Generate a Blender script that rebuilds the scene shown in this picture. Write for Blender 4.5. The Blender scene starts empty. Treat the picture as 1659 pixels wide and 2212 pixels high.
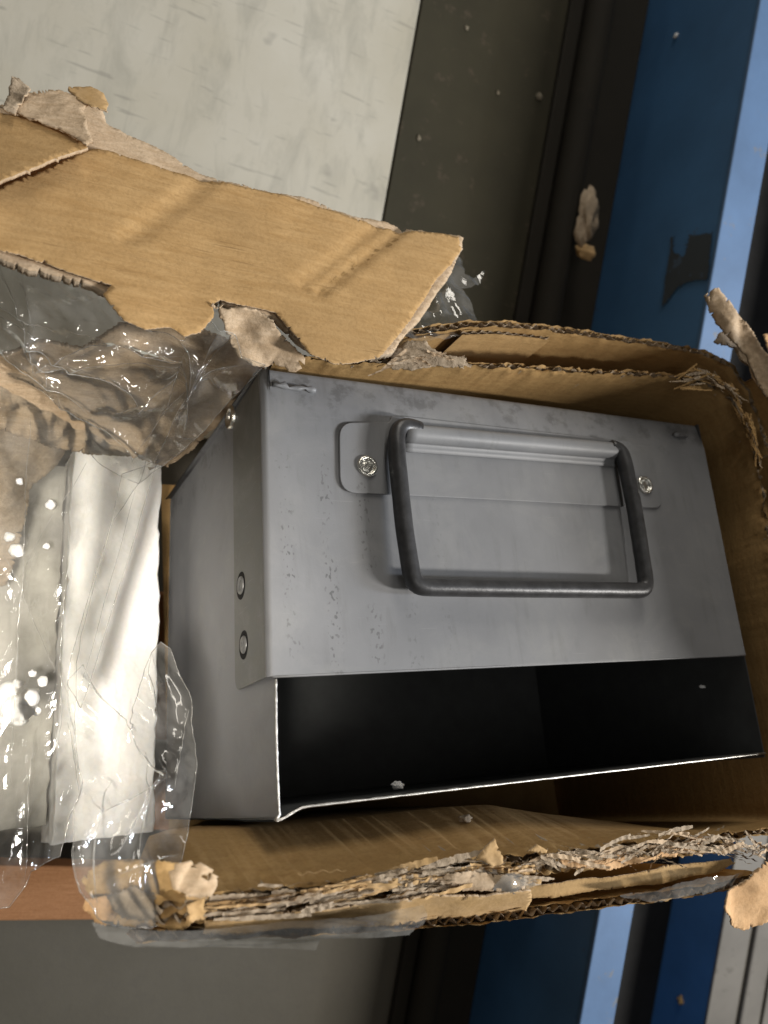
import bpy, bmesh, math, random
from mathutils import Vector, Matrix, noise
from mathutils.geometry import delaunay_2d_cdt
random.seed(7)
S = bpy.context.scene
COL = S.collection

# ------------------------------------------------------------------ camera
FPX, PCX, PCY = 1790.0, 829.5, 1106.0          # measured on the photo at 1659 x 2212
TILT, ROLL = math.radians(24.8), math.radians(10.0)
_c, _s = math.cos(ROLL), math.sin(ROLL)
_X = Vector((_c*math.cos(TILT), _s*math.cos(TILT), math.sin(TILT)))
_Y = Vector((_s, -_c, 0))
_Z = Vector((_c*math.sin(TILT), _s*math.sin(TILT), -math.cos(TILT)))
M3 = Matrix((_X, _Y, _Z))                        # camera (right, down, forward) -> world
CAM = Vector((0, 0, 0.85))
cd = bpy.data.cameras.new('camera'); cam = bpy.data.objects.new('camera', cd); COL.objects.link(cam)
R_, D_, F_ = M3 @ Vector((1, 0, 0)), M3 @ Vector((0, 1, 0)), M3 @ Vector((0, 0, 1))
mw = Matrix.Identity(4)
for i in range(3):
    mw[i][0], mw[i][1], mw[i][2], mw[i][3] = R_[i], -D_[i], -F_[i], CAM[i]
cam.matrix_world = mw
cd.sensor_fit = 'VERTICAL'; cd.sensor_height = 36.0; cd.sensor_width = 27.0
cd.lens = FPX/2212*36.0
cd.clip_start = 0.01; cd.clip_end = 100
cd.dof.use_dof = True; cd.dof.focus_distance = 0.50; cd.dof.aperture_fstop = 7.5
S.camera = cam

# ------------------------------------------------------------------ light
W = bpy.data.worlds.new('World'); S.world = W; W.use_nodes = True
W.node_tree.nodes['Background'].inputs[0].default_value = (0.95, 0.90, 0.82, 1)
W.node_tree.nodes['Background'].inputs[1].default_value = 0.095
def area(name, loc, target, sx, sy, power, col):
    l = bpy.data.lights.new(name, 'AREA'); l.shape = 'RECTANGLE'; l.size = sx; l.size_y = sy
    l.energy = power; l.color = col
    o = bpy.data.objects.new(name, l); COL.objects.link(o); o.location = loc
    o.rotation_euler = (Vector(target)-Vector(loc)).to_track_quat('-Z', 'Y').to_euler()
    return o
area('fluorescent_lamp_far', (2.08, 0.17, 1.32), (0.3, 0, 0.3), 0.10, 0.5, 26, (0.80, 0.88, 1.0))
area('fluorescent_lamp_side', (1.99, -0.18, 1.82), (0.3, 0, 0.3), 0.10, 0.5, 52, (1.0, 0.96, 0.90))
area('low_fill_lamp', (0.2, 2.6, 0.90), (0.25, -0.1, 0.4), 0.5, 1.4, 23, (1.0, 0.94, 0.84))  # unseen low fill, added to brighten the lower inner wall
area('overhead_glint_fill', (0.05, 0.10, 2.6), (0.05, 0.1, 0.0), 0.03, 1.2, 5.0, (1.0, 0.97, 0.92))  # unseen tube, added overhead to give the film its glints
sl = bpy.data.lights.new('foam_fill_spot', 'SPOT'); sl.energy = 56; sl.color = (1.0, 0.93, 0.83)  # unseen spot, added to brighten the foam and film
sl.spot_size = math.radians(25); sl.spot_blend = 1.0; sl.shadow_soft_size = 0.07
so_ = bpy.data.objects.new('foam_fill_spot', sl); COL.objects.link(so_); so_.location = (-0.15, -0.05, 1.08)
so_.rotation_euler = (Vector((0.080, -0.11, 0.2))-so_.location).to_track_quat('-Z', 'Y').to_euler()
S.view_settings.view_transform = 'Standard'; S.view_settings.look = 'None'
S.view_settings.exposure = 0.0; S.view_settings.gamma = 1.0
S.view_settings.use_curve_mapping = False
S.cycles.max_bounces = 10; S.cycles.transparent_max_bounces = 24
S.cycles.caustics_reflective = False; S.cycles.caustics_refractive = False

# ------------------------------------------------------------------ frames
def ray(x, y): return M3 @ Vector(((x-PCX)/FPX, (y-PCY)/FPX, 1.0))
def at_depth(x, y, d): return CAM + ray(x, y)*d
def on_level(x, y, z): q = ray(x, y); return CAM + q*((z-CAM.z)/q.z)
_a = Vector((3482, 185, FPX)).normalized()
_b = Vector((-368, -5430, FPX)); _b -= _a*_a.dot(_b); _b.normalize()
_n = _a.cross(_b)
BA, BB, BN = M3 @ _a, M3 @ _b, M3 @ _n           # the carton stands tilted: along, up the face, out of the face
BO = at_depth(575, 795, 0.50)
def bx(x, y, h):
    """point seen at (x, y) on the plane h above the drawer's front, as (u, v, h)"""
    q = ray(x, y); k = (BO + BN*h - CAM).dot(BN)/q.dot(BN)
    p = CAM + q*k - BO
    return Vector((p.dot(BA), p.dot(BB), p.dot(BN)))
def bworld(p): return BO + BA*p[0] + BB*p[1] + BN*p[2]
BROT = Matrix((BA, BB, BN)).transposed()

# ------------------------------------------------------------------ helpers
def tag(o, label=None, cat=None, group=None, kind=None):
    if label: o['label'] = label
    if cat: o['category'] = cat
    if group: o['group'] = group
    if kind: o['kind'] = kind
    return o
def box_thing(name, base):
    o = bpy.data.objects.new(name, None); COL.objects.link(o)
    m = BROT.to_4x4(); m.translation = bworld(base); o.matrix_world = m; o.empty_display_size = 0.03
    o['_base'] = list(base)
    return o
def mesh_obj(name, verts, faces, mats, parent=None, smooth=False, mi=None, loc=None):
    me = bpy.data.meshes.new(name)
    me.from_pydata([tuple(v) for v in verts], [], faces)
    for m in (mats if isinstance(mats, (list, tuple)) else [mats]): me.materials.append(m)
    if mi:
        for p, k in zip(me.polygons, mi): p.material_index = k
    if smooth:
        for p in me.polygons: p.use_smooth = True
    me.update()
    o = bpy.data.objects.new(name, me); COL.objects.link(o)
    if parent is not None:
        o.parent = parent
        if '_base' in parent:
            o.location = -Vector(parent['_base'])
    if loc is not None: o.location = loc
    return o
def bm_obj(name, bm, mats, parent=None, smooth=False, bevel=0, seg=2, loc=None):
    bmesh.ops.recalc_face_normals(bm, faces=bm.faces)
    me = bpy.data.meshes.new(name); bm.to_mesh(me); bm.free()
    for m in (mats if isinstance(mats, (list, tuple)) else [mats]): me.materials.append(m)
    if smooth:
        for p in me.polygons: p.use_smooth = True
    o = bpy.data.objects.new(name, me); COL.objects.link(o)
    if parent is not None:
        o.parent = parent
        if '_base' in parent: o.location = -Vector(parent['_base'])
    if loc is not None: o.location = loc
    if bevel:
        b = o.modifiers.new('bevel', 'BEVEL'); b.width = bevel; b.segments = seg; b.limit_method = 'ANGLE'
        b.angle_limit = math.radians(40)
    return o
def nz(x, y=0.0, z=0.0, sc=1.0): return noise.noise(Vector((x*sc, y*sc, z*sc)))
def tube(path, r, k=12, closed=False):
    vs, fs = [], []
    n = len(path); up = None
    for i, p in enumerate(path):
        t = (Vector(path[min(i+1, n-1)]) - Vector(path[max(i-1, 0)])).normalized()
        if up is None: up = t.orthogonal().normalized()
        up = (up - t*up.dot(t)).normalized(); sd = t.cross(up)
        rr = r(i/(n-1)) if callable(r) else r
        for j in range(k):
            an = 2*math.pi*j/k
            vs.append(Vector(p) + (up*math.cos(an) + sd*math.sin(an))*rr)
    for i in range(n-1):
        for j in range(k):
            fs.append((i*k+j, i*k+(j+1) % k, (i+1)*k+(j+1) % k, (i+1)*k+j))
    fs.append(tuple(range(k))[::-1]); fs.append(tuple((n-1)*k+j for j in range(k)))
    return vs, fs
def lathe(profile, centre, axis, k=28):
    ax = Vector(axis).normalized(); s = ax.orthogonal().normalized(); t = ax.cross(s)
    vs, fs = [], []
    for (r, h) in profile:
        for j in range(k):
            an = 2*math.pi*j/k
            vs.append(Vector(centre) + ax*h + (s*math.cos(an) + t*math.sin(an))*r)
    for i in range(len(profile)-1):
        for j in range(k):
            fs.append((i*k+j, i*k+(j+1) % k, (i+1)*k+(j+1) % k, (i+1)*k+j))
    fs.append(tuple((len(profile)-1)*k+j for j in range(k)))
    return vs, fs
def smooth_path(pts, step=0.004, rounds=0.0):
    """dense polyline; corners rounded by repeated averaging"""
    out = []
    for a, b in zip(pts[:-1], pts[1:]):
        a, b = Vector(a), Vector(b); m = max(1, int((b-a).length/step))
        for i in range(m): out.append(a.lerp(b, i/m))
    out.append(Vector(pts[-1]))
    for _ in range(int(rounds)):
        out = [out[0]] + [(out[i-1]+out[i]*2+out[i+1])/4 for i in range(1, len(out)-1)] + [out[-1]]
    return out

class Plane:
    """a real plane through three measured points, with metric 2D coordinates on it"""
    def __init__(s, p0, p1, p2):
        s.o = Vector(p0); s.x = (Vector(p1)-s.o).normalized()
        s.n = (Vector(p1)-s.o).cross(Vector(p2)-s.o).normalized()
        if s.n.dot(CAM - s.o) < 0: s.n = -s.n
        s.y = s.n.cross(s.x)
    def px(s, x, y):
        q = ray(x, y); k = (s.o-CAM).dot(s.n)/q.dot(s.n); p = CAM + q*k - s.o
        return Vector((p.dot(s.x), p.dot(s.y)))
    def w(s, p, h=0.0): return s.o + s.x*p[0] + s.y*p[1] + s.n*h

def inside(p, poly):
    r = False; n = len(poly); j = n-1
    for i in range(n):
        a, b = poly[i], poly[j]
        if (a[1] > p[1]) != (b[1] > p[1]) and p[0] < (b[0]-a[0])*(p[1]-a[1])/(b[1]-a[1])+a[0]: r = not r
        j = i
    return r
def sheet(name, poly, lift, mats, parent=None, step=0.004, thick=0.0, jag=0.0, jagf=120.0, edge_step=None,
          smooth=True, seed=0.0):
    """poly: 2D metric outline; lift(p2, side) -> 3D point; triangulated densely so that it can crease"""
    es = edge_step or min(step*0.6, 0.0008)
    bd = []; er = random.Random(int(seed*77)+1)
    n = len(poly)
    for i in range(n):
        a, b = Vector(poly[i]), Vector(poly[(i+1) % n]); L = (b-a).length
        m = max(1, int(L/es)); d = (b-a)/max(L, 1e-9); pn = Vector((-d.y, d.x))
        for k in range(m):
            p = a.lerp(b, k/m)
            j = jag*(1.5*nz(p.x, p.y, seed, jagf*0.22) + 0.8*nz(p.x, p.y, seed+3, jagf*0.9)*abs(nz(p.x, p.y, seed+21, 60))*2 + 0.18*er.uniform(-1, 1))
            if er.random() < 0.03: j -= jag*er.uniform(0.5, 1.6)
            bd.append(p + pn*j)
    xs = [p.x for p in bd]; ys = [p.y for p in bd]
    pts = list(bd)
    rnd = random.Random(int(seed*13)+3)
    y = min(ys)
    row = 0
    while y < max(ys):
        x = min(xs) + (row % 2)*step*0.5
        while x < max(xs):
            p = Vector((x+rnd.uniform(-.2, .2)*step, y+rnd.uniform(-.2, .2)*step))
            if inside(p, bd): pts.append(p)
            x += step
        y += step*0.87; row += 1
    nb = len(bd)
    res = delaunay_2d_cdt(pts, [(i, (i+1) % nb) for i in range(nb)], [list(range(nb))], 1, 1e-7)
    v2, fs = res[0], [f for f in res[2] if len(f) == 3]
    fs = [f for f in fs if inside((v2[f[0]]+v2[f[1]]+v2[f[2]])/3, bd)]
    top = [lift(p, 0) for p in v2]
    faces = [tuple(f) for f in fs]; mi = [0]*len(faces); verts = list(top)
    if thick:
        verts += [lift(p, 1) for p in v2]; k = len(v2)
        cnt = {}
        for f in fs:
            for a, b in ((f[0], f[1]), (f[1], f[2]), (f[2], f[0])):
                cnt[(a, b)] = 1
        faces += [(f[2]+k, f[1]+k, f[0]+k) for f in fs]; mi += [0 if len(mats if isinstance(mats, list) else [1]) < 3 else 2]*len(fs)
        for (a, b) in list(cnt):
            if (b, a) not in cnt:
                faces.append((b, a, a+k, b+k)); mi.append(1)
    return mesh_obj(name, verts, faces, mats, parent, smooth, mi)

# ------------------------------------------------------------------ materials
def new_mat(name):
    m = bpy.data.materials.new(name); m.use_nodes = True
    nt = m.node_tree; bs = nt.nodes['Principled BSDF']
    return m, nt, bs
def nd(nt, t, **kw):
    n = nt.nodes.new(t)
    for k, v in kw.items(): setattr(n, k, v)
    return n
def coords(nt, scale=(1, 1, 1), rot=(0, 0, 0), kind='Object'):
    tc = nd(nt, 'ShaderNodeTexCoord'); mp = nd(nt, 'ShaderNodeMapping')
    mp.inputs['Scale'].default_value = scale; mp.inputs['Rotation'].default_value = rot
    nt.links.new(tc.outputs[kind], mp.inputs[0]); return mp.outputs[0]
def noise_n(nt, vec, scale, detail=4, rough=0.6, dist=0.0):
    n = nd(nt, 'ShaderNodeTexNoise'); nt.links.new(vec, n.inputs['Vector'])
    n.inputs['Scale'].default_value = scale; n.inputs['Detail'].default_value = detail
    n.inputs['Roughness'].default_value = rough; n.inputs['Distortion'].default_value = dist
    return n.outputs['Fac']
def ramp(nt, fac, stops):
    r = nd(nt, 'ShaderNodeValToRGB'); e = r.color_ramp.elements
    while len(e) < len(stops): e.new(0.5)
    for q, (p, c) in zip(e, stops):
        q.position = p; q.color = (c, c, c, 1) if isinstance(c, (int, float)) else (*c, 1)
    nt.links.new(fac, r.inputs[0]); return r.outputs[0]
def mixc(nt, fac, a, b, mode='MIX'):
    m = nd(nt, 'ShaderNodeMix', data_type='RGBA', blend_type=mode)
    for s, v in ((0, fac), (6, a), (7, b)):
        if isinstance(v, (int, float)): m.inputs[s].default_value = v
        elif isinstance(v, tuple): m.inputs[s].default_value = (*v, 1)
        else: nt.links.new(v, m.inputs[s])
    return m.outputs[2]
def mathn(nt, op, a, b=None):
    m = nd(nt, 'ShaderNodeMath', operation=op)
    for i, v in enumerate((a, b)):
        if v is None: continue
        if isinstance(v, (int, float)): m.inputs[i].default_value = v
        else: nt.links.new(v, m.inputs[i])
    return m.outputs[0]
def bump(nt, bs, h, strength, dist=0.001):
    b = nd(nt, 'ShaderNodeBump'); b.inputs['Strength'].default_value = strength
    b.inputs['Distance'].default_value = dist
    nt.links.new(h, b.inputs['Height']); nt.links.new(b.outputs[0], bs.inputs['Normal'])

def m_card(name, base, dark, streak=(1, 14, 14), rot=(0, 0, 0), fibre=1.0, blotch=0.5):
    m, nt, bs = new_mat(name)
    v = coords(nt, streak, rot); v1 = coords(nt)
    a = noise_n(nt, v, 26, 6, 0.65); b = noise_n(nt, v1, 9, 5, 0.6); c = noise_n(nt, v1, 420, 3, 0.7)
    col = mixc(nt, ramp(nt, a, [(0.36, 0), (0.66, 1)]), dark, base)
    col = mixc(nt, mathn(nt, 'MULTIPLY', ramp(nt, b, [(0.35, 1), (0.6, 0)]), blotch), col, tuple(x*0.72 for x in base))
    col = mixc(nt, mathn(nt, 'MULTIPLY', ramp(nt, c, [(0.35, 1), (0.55, 0)]), 0.30), col, tuple(x*0.6 for x in dark))
    nt.links.new(col, bs.inputs['Base Color'])
    bs.inputs['Roughness'].default_value = 0.82; bs.inputs['Specular IOR Level'].default_value = 0.2
    h = mathn(nt, 'ADD', a, mathn(nt, 'MULTIPLY', c, 0.6))
    bump(nt, bs, h, 0.35*fibre, 0.0012)
    return m
CARD = m_card('kraft_liner', (0.50, 0.325, 0.145), (0.41, 0.26, 0.11))
CARD_IN = m_card('kraft_inner', (0.44, 0.28, 0.115), (0.36, 0.215, 0.085), (2, 2, 10))
FLAPM = m_card('kraft_flap', (0.54, 0.345, 0.155), (0.43, 0.26, 0.105), (1.2, 8, 8), (0, 0, 0.10), 0.9, 0.8)
def add_flute_shade(m):                       # dark broken lines for the shade of the flutes, painted into the liner
    nt = m.node_tree; bs = nt.nodes['Principled BSDF']; old = bs.inputs['Base Color'].links[0].from_socket
    ln = noise_n(nt, coords(nt, (2.0, 60, 60), (0, 0, 0.12)), 9, 2, 0.5, 0.2)
    mk = noise_n(nt, coords(nt, (1, 1.6, 1)), 20, 3, 0.6)
    f_ = mathn(nt, 'MULTIPLY', ramp(nt, ln, [(0.62, 0), (0.70, 1)]), ramp(nt, mk, [(0.46, 0), (0.62, 1)]))
    nt.links.new(mixc(nt, mathn(nt, 'MULTIPLY', f_, 0.55), old, (0.20, 0.115, 0.045)), bs.inputs['Base Color'])
add_flute_shade(FLAPM)
TORN = m_card('torn_fibre', (0.64, 0.49, 0.335), (0.50, 0.36, 0.225), (3, 12, 12), (0, 0, 0.3), 1.5, 0.5)
TORN_G = m_card('torn_fibre_grey', (0.50, 0.40, 0.29), (0.34, 0.26, 0.175), (6, 6, 12), (0, 0, 0.3), 2.2, 0.7)
TANP = m_card('peeled_paper', (0.58, 0.39, 0.20), (0.50, 0.32, 0.14), (3, 5, 5), (0, 0, 0), 0.8, 0.5)
PEACH = m_card('peeled_paper_peach', (0.66, 0.42, 0.22), (0.58, 0.35, 0.17), (4, 4, 4), (0, 0, 0), 0.9, 0.4)

def m_steel():
    m, nt, bs = new_mat('grey_painted_steel')
    v = coords(nt)
    a = noise_n(nt, v, 14, 5, 0.6); f = noise_n(nt, v, 900, 2, 0.5)
    col = mixc(nt, ramp(nt, a, [(0.3, 0), (0.7, 1)]), (0.192, 0.196, 0.205), (0.226, 0.230, 0.240))
    # rows of dark specks in the paint near the left end of the front
    vs = coords(nt, (1.0, 0.62, 1.0))
    sp = noise_n(nt, vs, 470, 1, 0.5, 0.1)
    big = noise_n(nt, v, 34, 3, 0.6)
    sep = nd(nt, 'ShaderNodeSeparateXYZ'); nt.links.new(coords(nt), sep.inputs[0])
    band = ramp(nt, mathn(nt, 'MULTIPLY', sep.outputs[0], 4.0), [(0.0, 1), (0.15, 1), (0.55, 0)])
    rows = mathn(nt, 'SINE', mathn(nt, 'MULTIPLY', sep.outputs[0], 250.0))
    rowm = ramp(nt, rows, [(0.20, 0), (0.80, 1)])
    low = ramp(nt, mathn(nt, 'MULTIPLY', sep.outputs[1], -5.0), [(0.18, 0), (0.42, 1)])
    mask = mathn(nt, 'MULTIPLY', mathn(nt, 'MULTIPLY', ramp(nt, sp, [(0.60, 0), (0.66, 1)]), band),
                 mathn(nt, 'MULTIPLY', rowm, mathn(nt, 'MULTIPLY', low, ramp(nt, big, [(0.40, 0), (0.52, 1)]))))
    col = mixc(nt, mathn(nt, 'MULTIPLY', mask, 0.6), col, (0.05, 0.05, 0.048))
    # weld scorch along the top bend
    wm = mathn(nt, 'MULTIPLY', ramp(nt, mathn(nt, 'MULTIPLY', sep.outputs[1], -10.0), [(0.12, 1), (0.36, 0)]),
               ramp(nt, noise_n(nt, v, 60, 5, 0.7), [(0.52, 0), (0.62, 1)]))
    col = mixc(nt, mathn(nt, 'MULTIPLY', wm, 0.55), col, (0.09, 0.09, 0.09))
    smg = noise_n(nt, coords(nt, (9, 1.1, 1)), 16, 4, 0.6, 0.4)     # smudges running down the face
    col = mixc(nt, mathn(nt, 'MULTIPLY', mathn(nt, 'MULTIPLY', ramp(nt, smg, [(0.50, 0), (0.72, 1)]), ramp(nt, big, [(0.42, 0), (0.62, 1)])), 0.45), col, (0.135, 0.137, 0.138))
    grm = noise_n(nt, v, 22, 6, 0.7, 0.6)
    col = mixc(nt, mathn(nt, 'MULTIPLY', ramp(nt, grm, [(0.50, 0), (0.72, 1)]), 0.35), col, (0.30, 0.30, 0.29))
    sc = noise_n(nt, coords(nt, (1, 60, 1), (0, 0, 0.7)), 30, 2, 0.5)
    col = mixc(nt, mathn(nt, 'MULTIPLY', ramp(nt, sc, [(0.72, 0), (0.76, 1)]), 0.35), col, (0.42, 0.42, 0.41))
    nt.links.new(col, bs.inputs['Base Color'])
    bs.inputs['Metallic'].default_value = 0.0
    nt.links.new(ramp(nt, a, [(0.3, 0.44), (0.7, 0.56)]), bs.inputs['Roughness'])
    bump(nt, bs, mathn(nt, 'ADD', f, mathn(nt, 'MULTIPLY', a, 3.0)), 0.10, 0.0006)
    return m
STEEL = m_steel()
STEEL_F = STEEL.copy(); STEEL_F.name = 'darker_flange_steel'
for n_ in STEEL_F.node_tree.nodes:            # the folded strip is darker and slightly greener
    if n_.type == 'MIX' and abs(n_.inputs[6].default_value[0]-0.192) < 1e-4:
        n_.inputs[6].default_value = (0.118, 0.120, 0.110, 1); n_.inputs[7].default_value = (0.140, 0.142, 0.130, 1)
def m_plain(name, col, rough=0.5, metal=0.0, nscale=40, var=0.2, bstr=0.1, spec=0.5):
    m, nt, bs = new_mat(name)
    v = coords(nt); a = noise_n(nt, v, nscale, 5, 0.65)
    nt.links.new(mixc(nt, ramp(nt, a, [(0.3, 0), (0.7, 1)]), tuple(x*(1-var) for x in col), tuple(min(1, x*(1+var)) for x in col)), bs.inputs['Base Color'])
    bs.inputs['Roughness'].default_value = rough; bs.inputs['Metallic'].default_value = metal
    bs.inputs['Specular IOR Level'].default_value = spec
    bump(nt, bs, a, bstr, 0.001)
    return m
DARKIN = m_plain('interior_shade', (0.085, 0.088, 0.088), 0.40, 0.0, 60, 0.15, 0.03)  # drawer's inner faces: shade of the cavity put into the colour
BARE = m_plain('bare_cut_edge', (0.55, 0.54, 0.51), 0.42, 1.0, 300, 0.2, 0.3)
WIRE = m_plain('dark_wire', (0.05, 0.05, 0.052), 0.40, 0.3, 120, 0.35, 0.3)
RIVET = m_plain('zinc_rivet', (0.72, 0.71, 0.66), 0.24, 1.0, 400, 0.15, 0.4)
RIVET_P = m_plain('painted_rivet', (0.20, 0.20, 0.195), 0.40, 0.3, 300, 0.2, 0.2)
def m_foam():
    m, nt, bs = new_mat('white_foam')
    v = coords(nt)
    vo = nd(nt, 'ShaderNodeTexVoronoi'); nt.links.new(v, vo.inputs['Vector']); vo.inputs['Scale'].default_value = 260
    bs.inputs['Base Color'].default_value = (0.90, 0.88, 0.85, 1); bs.inputs['Roughness'].default_value = 0.7
    bs.inputs['Subsurface Weight'].default_value = 0.35; bs.inputs['Subsurface Radius'].default_value = (0.02, 0.018, 0.015)
    bs.inputs['Subsurface Scale'].default_value = 0.5
    bump(nt, bs, mathn(nt, 'ADD', vo.outputs['Distance'], noise_n(nt, v, 30, 4)), 0.35, 0.0012)
    return m
FOAM = m_foam()
FOAM_D = m_plain('grey_foam', (0.36, 0.345, 0.305), 0.8, 0.0, 30, 0.25, 0.3, 0.2)  # greyer foam colour for the outer ledge
def m_film(name, haze=0.05, rough=0.05, tint=(0.95, 0.955, 0.94), ior=1.5):
    m, nt, bs = new_mat(name); nt.nodes.remove(bs)
    out = nt.nodes['Material Output']
    tr = nd(nt, 'ShaderNodeBsdfTransparent'); tr.inputs[0].default_value = (*tint, 1)
    gl = nd(nt, 'ShaderNodeBsdfGlossy'); gl.inputs['Roughness'].default_value = rough; gl.inputs[0].default_value = (1, 1, 1, 1)
    df = nd(nt, 'ShaderNodeBsdfDiffuse'); df.inputs[0].default_value = (0.85, 0.83, 0.78, 1)
    v = coords(nt); b = nd(nt, 'ShaderNodeBump'); b.inputs['Strength'].default_value = 0.30; b.inputs['Distance'].default_value = 0.0022
    rg = noise_n(nt, coords(nt, (1.0, 0.35, 0.6), (0.3, 0.2, 0.5)), 80, 3, 0.55, 0.6); rg = mathn(nt, 'ABSOLUTE', mathn(nt, 'SUBTRACT', rg, 0.5))
    nt.links.new(rg, b.inputs['Height'])
    nt.links.new(b.outputs[0], gl.inputs['Normal'])
    fr = nd(nt, 'ShaderNodeFresnel'); fr.inputs[0].default_value = ior; nt.links.new(b.outputs[0], fr.inputs[1])
    m1 = nd(nt, 'ShaderNodeMixShader'); m2 = nd(nt, 'ShaderNodeMixShader')
    nt.links.new(mathn(nt, 'MULTIPLY', ramp(nt, noise_n(nt, v, 20, 5, 0.7), [(0.38, 0.35), (0.68, 1.8)]), haze), m1.inputs[0])
    nt.links.new(tr.outputs[0], m1.inputs[1]); nt.links.new(df.outputs[0], m1.inputs[2])
    nt.links.new(mathn(nt, 'MULTIPLY', fr.outputs[0], 1.25), m2.inputs[0])
    nt.links.new(m1.outputs[0], m2.inputs[1]); nt.links.new(gl.outputs[0], m2.inputs[2])
    nt.links.new(m2.outputs[0], out.inputs[0])
    return m
FILM = m_film('clear_film', 0.09, 0.05, (0.97, 0.975, 0.965))
FILM_H = m_film('hazy_film', 0.10, 0.07, (0.96, 0.965, 0.95))
FILM_E = m_film('film_streak_edge', 0.30, 0.12, ior=1.8)
FILM_T = m_film('packing_tape_film', 0.12, 0.05, (0.93, 0.93, 0.90))

# ================================================================== the setting
def m_floor():
    m, nt, bs = new_mat('concrete_floor')
    v = coords(nt)
    a = noise_n(nt, v, 5, 6, 0.6); b = noise_n(nt, v, 60, 5, 0.7)
    col = mixc(nt, ramp(nt, a, [(0.3, 0), (0.7, 1)]), (0.078, 0.070, 0.052), (0.100, 0.090, 0.070))
    col = mixc(nt, mathn(nt, 'MULTIPLY', ramp(nt, b, [(0.3, 1), (0.5, 0)]), 0.4), col, (0.08, 0.072, 0.06))
    nt.links.new(col, bs.inputs['Base Color']); bs.inputs['Roughness'].default_value = 0.8
    bump(nt, bs, b, 0.25, 0.002); return m
def m_pale():
    m, nt, bs = new_mat('pale_scuffed_sheet')
    v = coords(nt)
    a = noise_n(nt, v, 7, 5, 0.6); b = noise_n(nt, coords(nt, (1, 0.35, 1), (0, 0, 0.5)), 34, 5, 0.7, 0.5)
    s1 = noise_n(nt, coords(nt, (1, 9, 1), (0, 0, 1.05)), 22, 3, 0.5, 0.3); d = noise_n(nt, v, 16, 3, 0.55)
    col = mixc(nt, ramp(nt, a, [(0.3, 0), (0.7, 1)]), (0.42, 0.39, 0.31), (0.50, 0.475, 0.405))
    col = mixc(nt, mathn(nt, 'MULTIPLY', ramp(nt, b, [(0.32, 1), (0.52, 0)]), 0.45), col, (0.27, 0.26, 0.215))
    col = mixc(nt, mathn(nt, 'MULTIPLY', ramp(nt, s1, [(0.64, 0), (0.70, 1)]), 0.45), col, (0.22, 0.21, 0.18))
    col = mixc(nt, mathn(nt, 'MULTIPLY', ramp(nt, d, [(0.66, 0), (0.76, 1)]), 0.7), col, (0.16, 0.155, 0.14))
    nt.links.new(col, bs.inputs['Base Color']); bs.inputs['Roughness'].default_value = 0.6
    bump(nt, bs, b, 0.10, 0.001); return m
def m_worn(name, col, chip, rough=0.5, amount=0.66, spec=0.5):
    m, nt, bs = new_mat(name)
    v = coords(nt)
    a = noise_n(nt, v, 9, 5, 0.65); b = noise_n(nt, v, 40, 5, 0.7); c2 = noise_n(nt, v, 300, 2, 0.5)
    cc = mixc(nt, ramp(nt, a, [(0.3, 0), (0.7, 1)]), tuple(x*0.82 for x in col), tuple(x*1.15 for x in col))
    cc = mixc(nt, mathn(nt, 'MULTIPLY', ramp(nt, b, [(amount, 0), (amount+0.06, 1)]), 0.8), cc, chip)
    nt.links.new(cc, bs.inputs['Base Color']); bs.inputs['Roughness'].default_value = rough
    bs.inputs['Specular IOR Level'].default_value = spec
    bump(nt, bs, c2, 0.12, 0.0008); return m
FLOORM, PALE = m_floor(), m_pale()
OLIVE = m_worn('dark_olive_plate', (0.034, 0.030, 0.017), (0.062, 0.048, 0.032), 0.75, 0.60, 0.25)
BLACKM = m_worn('black_steel_and_shade', (0.019, 0.016, 0.011), (0.04, 0.033, 0.023), 0.85, 0.66, 0.3)
BLUE = m_worn('blue_rack_paint', (0.045, 0.135, 0.29), (0.07, 0.085, 0.10), 0.55, 0.66)
PATCHM = m_worn('dull_dark_patch', (0.035, 0.045, 0.055), (0.06, 0.10, 0.16), 0.7, 0.58)
BLUE_TOP = m_worn('worn_blue_top', (0.080, 0.148, 0.27), (0.16, 0.158, 0.15), 0.6, 0.62)
GREYST = m_worn('grey_steel_deck', (0.115, 0.105, 0.09), (0.08, 0.072, 0.06), 0.6, 0.58)
VOID = m_plain('shade_black', (0.012, 0.012, 0.012), 0.8, 0, 20, 0.3, 0.1, 0.2)  # near black, painted shade for the gap and the rivet recesses
WOOD = m_card('pine_board', (0.40, 0.20, 0.095), (0.31, 0.145, 0.062), (2, 30, 30), (0, 0, 0), 0.8, 0.3)

def slab(bm, x0, x1, y0, y1, z0, z1):
    vs = [bm.verts.new((x, y, z)) for z in (z0, z1) for x, y in ((x0, y0), (x1, y0), (x1, y1), (x0, y1))]
    for f in ((3, 2, 1, 0), (4, 5, 6, 7), (0, 1, 5, 4), (1, 2, 6, 5), (2, 3, 7, 6), (3, 0, 4, 7)):
        bm.faces.new([vs[i] for i in f])
def slab_obj(name, b, mat, parent=None, bevel=0.0015, off=Vector((0, 0, 0)), loc=None):
    bm = bmesh.new(); slab(bm, *b)
    bmesh.ops.translate(bm, verts=bm.verts, vec=-off)
    return bm_obj(name, bm, mat, parent, bevel=bevel, loc=loc)
bm = bmesh.new(); slab(bm, -6, 8, -7, 8, -0.05, 0.0)
tag(bm_obj('floor', bm, FLOORM), kind='structure')
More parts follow.
